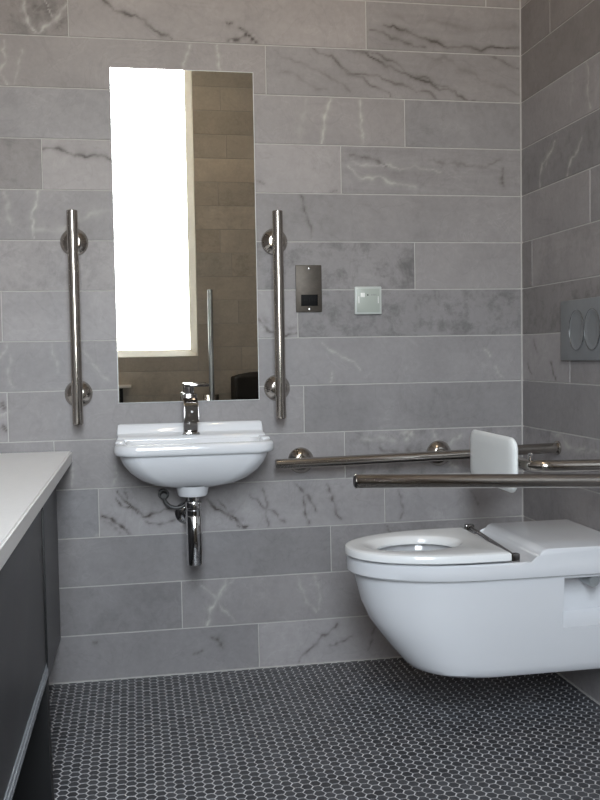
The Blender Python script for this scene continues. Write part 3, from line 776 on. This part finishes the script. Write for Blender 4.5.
# ------------------------------------------------------------------ switch plates on the tiled wall
t = thing('shaver_socket', (-.7115, 0, 1.124), 'tall dark metal shaver socket plate on the wall beside the right grab rail', 'socket')
bm = B(); box(bm, -.753, -.670, -.006, 0, 1.124, 1.271, .0018); pl = obj('plate', bm, BRUSHED, t)
bm = B(); box(bm, -.737, -.6835, -.0085, -.0055, 1.1435, 1.1785, .001); ins = obj('socket_insert', bm, BLACKP, t); ins['label'] = 'black two-pin insert'
HOLE = simple('socket_hole', (.003, .003, .003), .9)
for x in (-.726, -.7185, -.702, -.6945):
    bm = B(); rod(bm, (x, -.0086, 1.161), (x, -.0080, 1.161), .0026, 14, .0001); obj('pin_hole', bm, HOLE, ins)
bm = B(); box(bm, -.7125, -.7085, -.0088, -.008, 1.154, 1.168, .0003, 1); obj('pin_hole', bm, HOLE, ins)
bm = B(); box(bm, -.6845, -.682, -.0085, -.0055, 1.144, 1.178, .0005, 1); obj('insert_trim', bm, STEEL, t)
for z in (1.1335, 1.260):
    bm = B(); lathe(bm, (-.7105, -.0055, z), (0, -1, 0), [(0, 0), (.0042, 0), (.0042, .0015), (.003, .0022), (0, .0024)], 20); obj('screw', bm, CHROME, t)['label'] = 'bright screw'

t = thing('alarm_reset_plate', (-.521, 0, 1.116), 'small square pale plastic switch plate on the tiled wall right of the metal socket', 'switch plate')
bm = B(); box(bm, -.565, -.477, -.009, 0, 1.115, 1.203, .003, 3); obj('plate', bm, PLATEP, t)
bm = B(); box(bm, -.558, -.484, -.0105, -.0088, 1.122, 1.196, .0012); obj('face', bm, WHITEP, t)['label'] = 'pale greenish inner face'
bm = B(); box(bm, -.5465, -.5325, -.013, -.010, 1.169, 1.183, .0012); obj('push_button', bm, BRIGHTP, t)['label'] = 'white square button'
bm = B(); rod(bm, (-.523, -.0103, 1.176), (-.523, -.0116, 1.176), .0022, 14, .0004); obj('indicator_lamp', bm, BLACKP, t)
MARK = simple('grey_print', (.30, .31, .30), .6)
bm = B()
for k in range(4): box(bm, -.511 + k * .0045, -.5082 + k * .0045, -.0107, -.0104, 1.174, 1.179)
obj('printed_mark', bm, MARK, t, 0)
for x in (-.552, -.489):
    bm = B(); box(bm, x - .0012, x + .0012, -.0115, -.0103, 1.150, 1.172, .0004, 1); obj('screw_cover', bm, BRIGHTP, t)

# ------------------------------------------------------------------ worktop and dark cabinet along the left wall
t = thing('worktop', (-1.75, -1.3, .673), 'long white worktop above the dark cabinet at left', 'worktop')
bm = B()
a = [(-2.047, -2.62, .6745), (-1.477, -2.62, .6745), (-1.449, -.002, .6745), (-2.047, -.002, .6745)]
va = [bm.verts.new(p) for p in a]; vb = [bm.verts.new((x, y, .7125)) for x, y, z in a]
bm.faces.new(va[::-1]); bm.faces.new(vb)
for k in range(4): bm.faces.new((va[k], va[(k + 1) % 4], vb[(k + 1) % 4], vb[k]))
bmesh.ops.bevel(bm, geom=bm.edges[:], offset=.004, segments=3, affect='EDGES'); obj('slab', bm, TOP, t)

t = thing('base_cabinet', (-1.75, -1.7, 0), 'dark grey cabinet with steel bottom strip, raised on a black leg, under the white worktop', 'cabinet')
bm = B(); box(bm, -2.02, -1.484, -2.60, -.80, .318, .6725, .002); obj('carcass', bm, LAMD, t)
for y0, y1 in ((-1.698, -.809), (-2.60, -1.702)):
    bm = B(); box(bm, -1.484, -1.464, y0, y1, .322, .668, .0015); d = obj('door', bm, LAM, t)
    bm = B(); box(bm, -1.486, -1.4600, y0, y1, .300, .3085, .0015); box(bm, -1.4640, -1.4600, y0, y1, .308, .318, .001); box(bm, -1.4640, -1.4615, y0, y1, .317, .330, .0008); obj('bottom_strip', bm, ALU, d)['label'] = 'bright metal bottom edge strip'
bm = B(); loft(bm, [[(-1.580, -.845, 0), (-1.4565, -.845, 0), (-1.4565, -.800, 0), (-1.580, -.800, 0)], [(-1.580, -.845, .318), (-1.4615, -.845, .318), (-1.4615, -.800, .318), (-1.580, -.800, .318)]]); obj('leg', bm, LAMD, t)
bm = B(); box(bm, -1.580, -1.486, -2.60, -2.555, .0, .318, .0015); obj('leg', bm, LAMD, t)
bm = B(); box(bm, -1.526, -1.506, -.799, -.004, .141, .6725, .0015); obj('end_panel', bm, LAM2, t)
th = -.0104; pv = Vector((-1.465, -.80, 0)); t.location = pv + Matrix.Rotation(th, 3, 'Z') @ (Vector(t.location) - pv); t.rotation_euler = (0, 0, th)
bm = B(); box(bm, -1.500, -1.4605, -.8075, -.800, .318, .6735, .0005); obj('gap_shadow_strip', bm, LAMD, t)  # added black strip drawing the shadow line of the gap at the door's end

t = thing('wall_shelf', (-1.52, -3.11, .797), 'white shelf end seen only in the lower left corner of the mirror', 'shelf')
bm = B(); box(bm, -1.76, -1.272, -3.11, -2.96, .797, .815, .003); obj('board', bm, TOP, t)
for x in (-1.70, -1.335):
    bm = B(); prism_y(bm, [(x - .01, .797), (x + .01, .797), (x + .01, .70), (x - .01, .70)], -3.11, -3.09); prism_y(bm, [(x - .01, .797), (x + .01, .797), (x + .01, .78), (x - .01, .78)], -3.09, -2.98); obj('bracket', bm, LAMD, t)

# ------------------------------------------------------------------ bin seen low in the mirror
t = thing('waste_bin', (-.46, -2.93, 0), 'tall black waste bin with domed lid, seen only low in the mirror', 'bin')
bm = B(); loft(bm, [rrect(hw, -2.93 - d, -2.93 + d, z, .02, .02, xc=-.47) for hw, d, z in ((.145, .115, 0), (.155, .125, .01), (.168, .137, .70), (.168, .137, .71))]); obj('body', bm, BOOTBLACK, t)
bm = B(); loft(bm, [rrect(hw, -2.93 - d, -2.93 + d, z, r, r, xc=-.47) for hw, d, z, r in ((.175, .143, .70, .02), (.175, .143, .845, .02), (.172, .140, .852, .02), (.13, .11, .868, .03), (.07, .06, .880, .03), (.02, .02, .884, .015))]); obj('lid', bm, BOOTBLACK, t, 50)

# ------------------------------------------------------------------ camera, world, view
cam = bpy.data.cameras.new('camera'); co_ = bpy.data.objects.new('camera', cam); col.objects.link(co_)
fw = Vector((.17713072, .98287943, -.05072208)); rt = Vector((.98385272, -.17817897, -.0169139)); up = Vector((.02566193, .04690709, .99856957))
m = Matrix((rt, up, -fw)).transposed().to_4x4(); m.translation = Vector((-1.26178721, -2.86889711, .99622376))
co_.matrix_world = m
cam.sensor_fit = 'VERTICAL'; cam.sensor_height = 24.0; cam.lens = 24.0 * 925.4167 / 800
cam.clip_start = .02; cam.clip_end = 50
sc.camera = co_
wd = bpy.data.worlds.new('world'); wd.use_nodes = True; sc.world = wd
nt = wd.node_tree; bg = nt.nodes['Background']
tc = nt.nodes.new('ShaderNodeTexCoord'); sx = nt.nodes.new('ShaderNodeSeparateXYZ'); mr = nt.nodes.new('ShaderNodeMapRange'); rp = nt.nodes.new('ShaderNodeValToRGB')
nt.links.new(tc.outputs['Generated'], sx.inputs[0]); nt.links.new(sx.outputs['Z'], mr.inputs[0])
mr.inputs[1].default_value = -.6; mr.inputs[2].default_value = .8
nt.links.new(mr.outputs[0], rp.inputs['Fac'])
el = rp.color_ramp.elements
def stop(z, c):
    e = el.new((z + .6) / 1.4); e.color = (*c, 1)
el[0].position = 0; el[0].color = (.36, .29, .22, 1); el[1].position = 1; el[1].color = (.98, 1.05, 1.20, 1)
stop(-.12, (.42, .34, .26)); stop(-.02, (.55, .46, .38)); stop(.05, (.74, .77, .82)); stop(.22, (.88, .92, .98)); stop(.45, (.98, 1.04, 1.15))
nt.links.new(rp.outputs['Color'], bg.inputs[0]); bg.inputs[1].default_value = WINDOW_POWER
sc.view_settings.view_transform = 'Standard'; sc.view_settings.look = 'None'; sc.view_settings.gamma = 1.0
sc.view_settings.use_curve_mapping = False; sc.view_settings.exposure = EXPOSURE
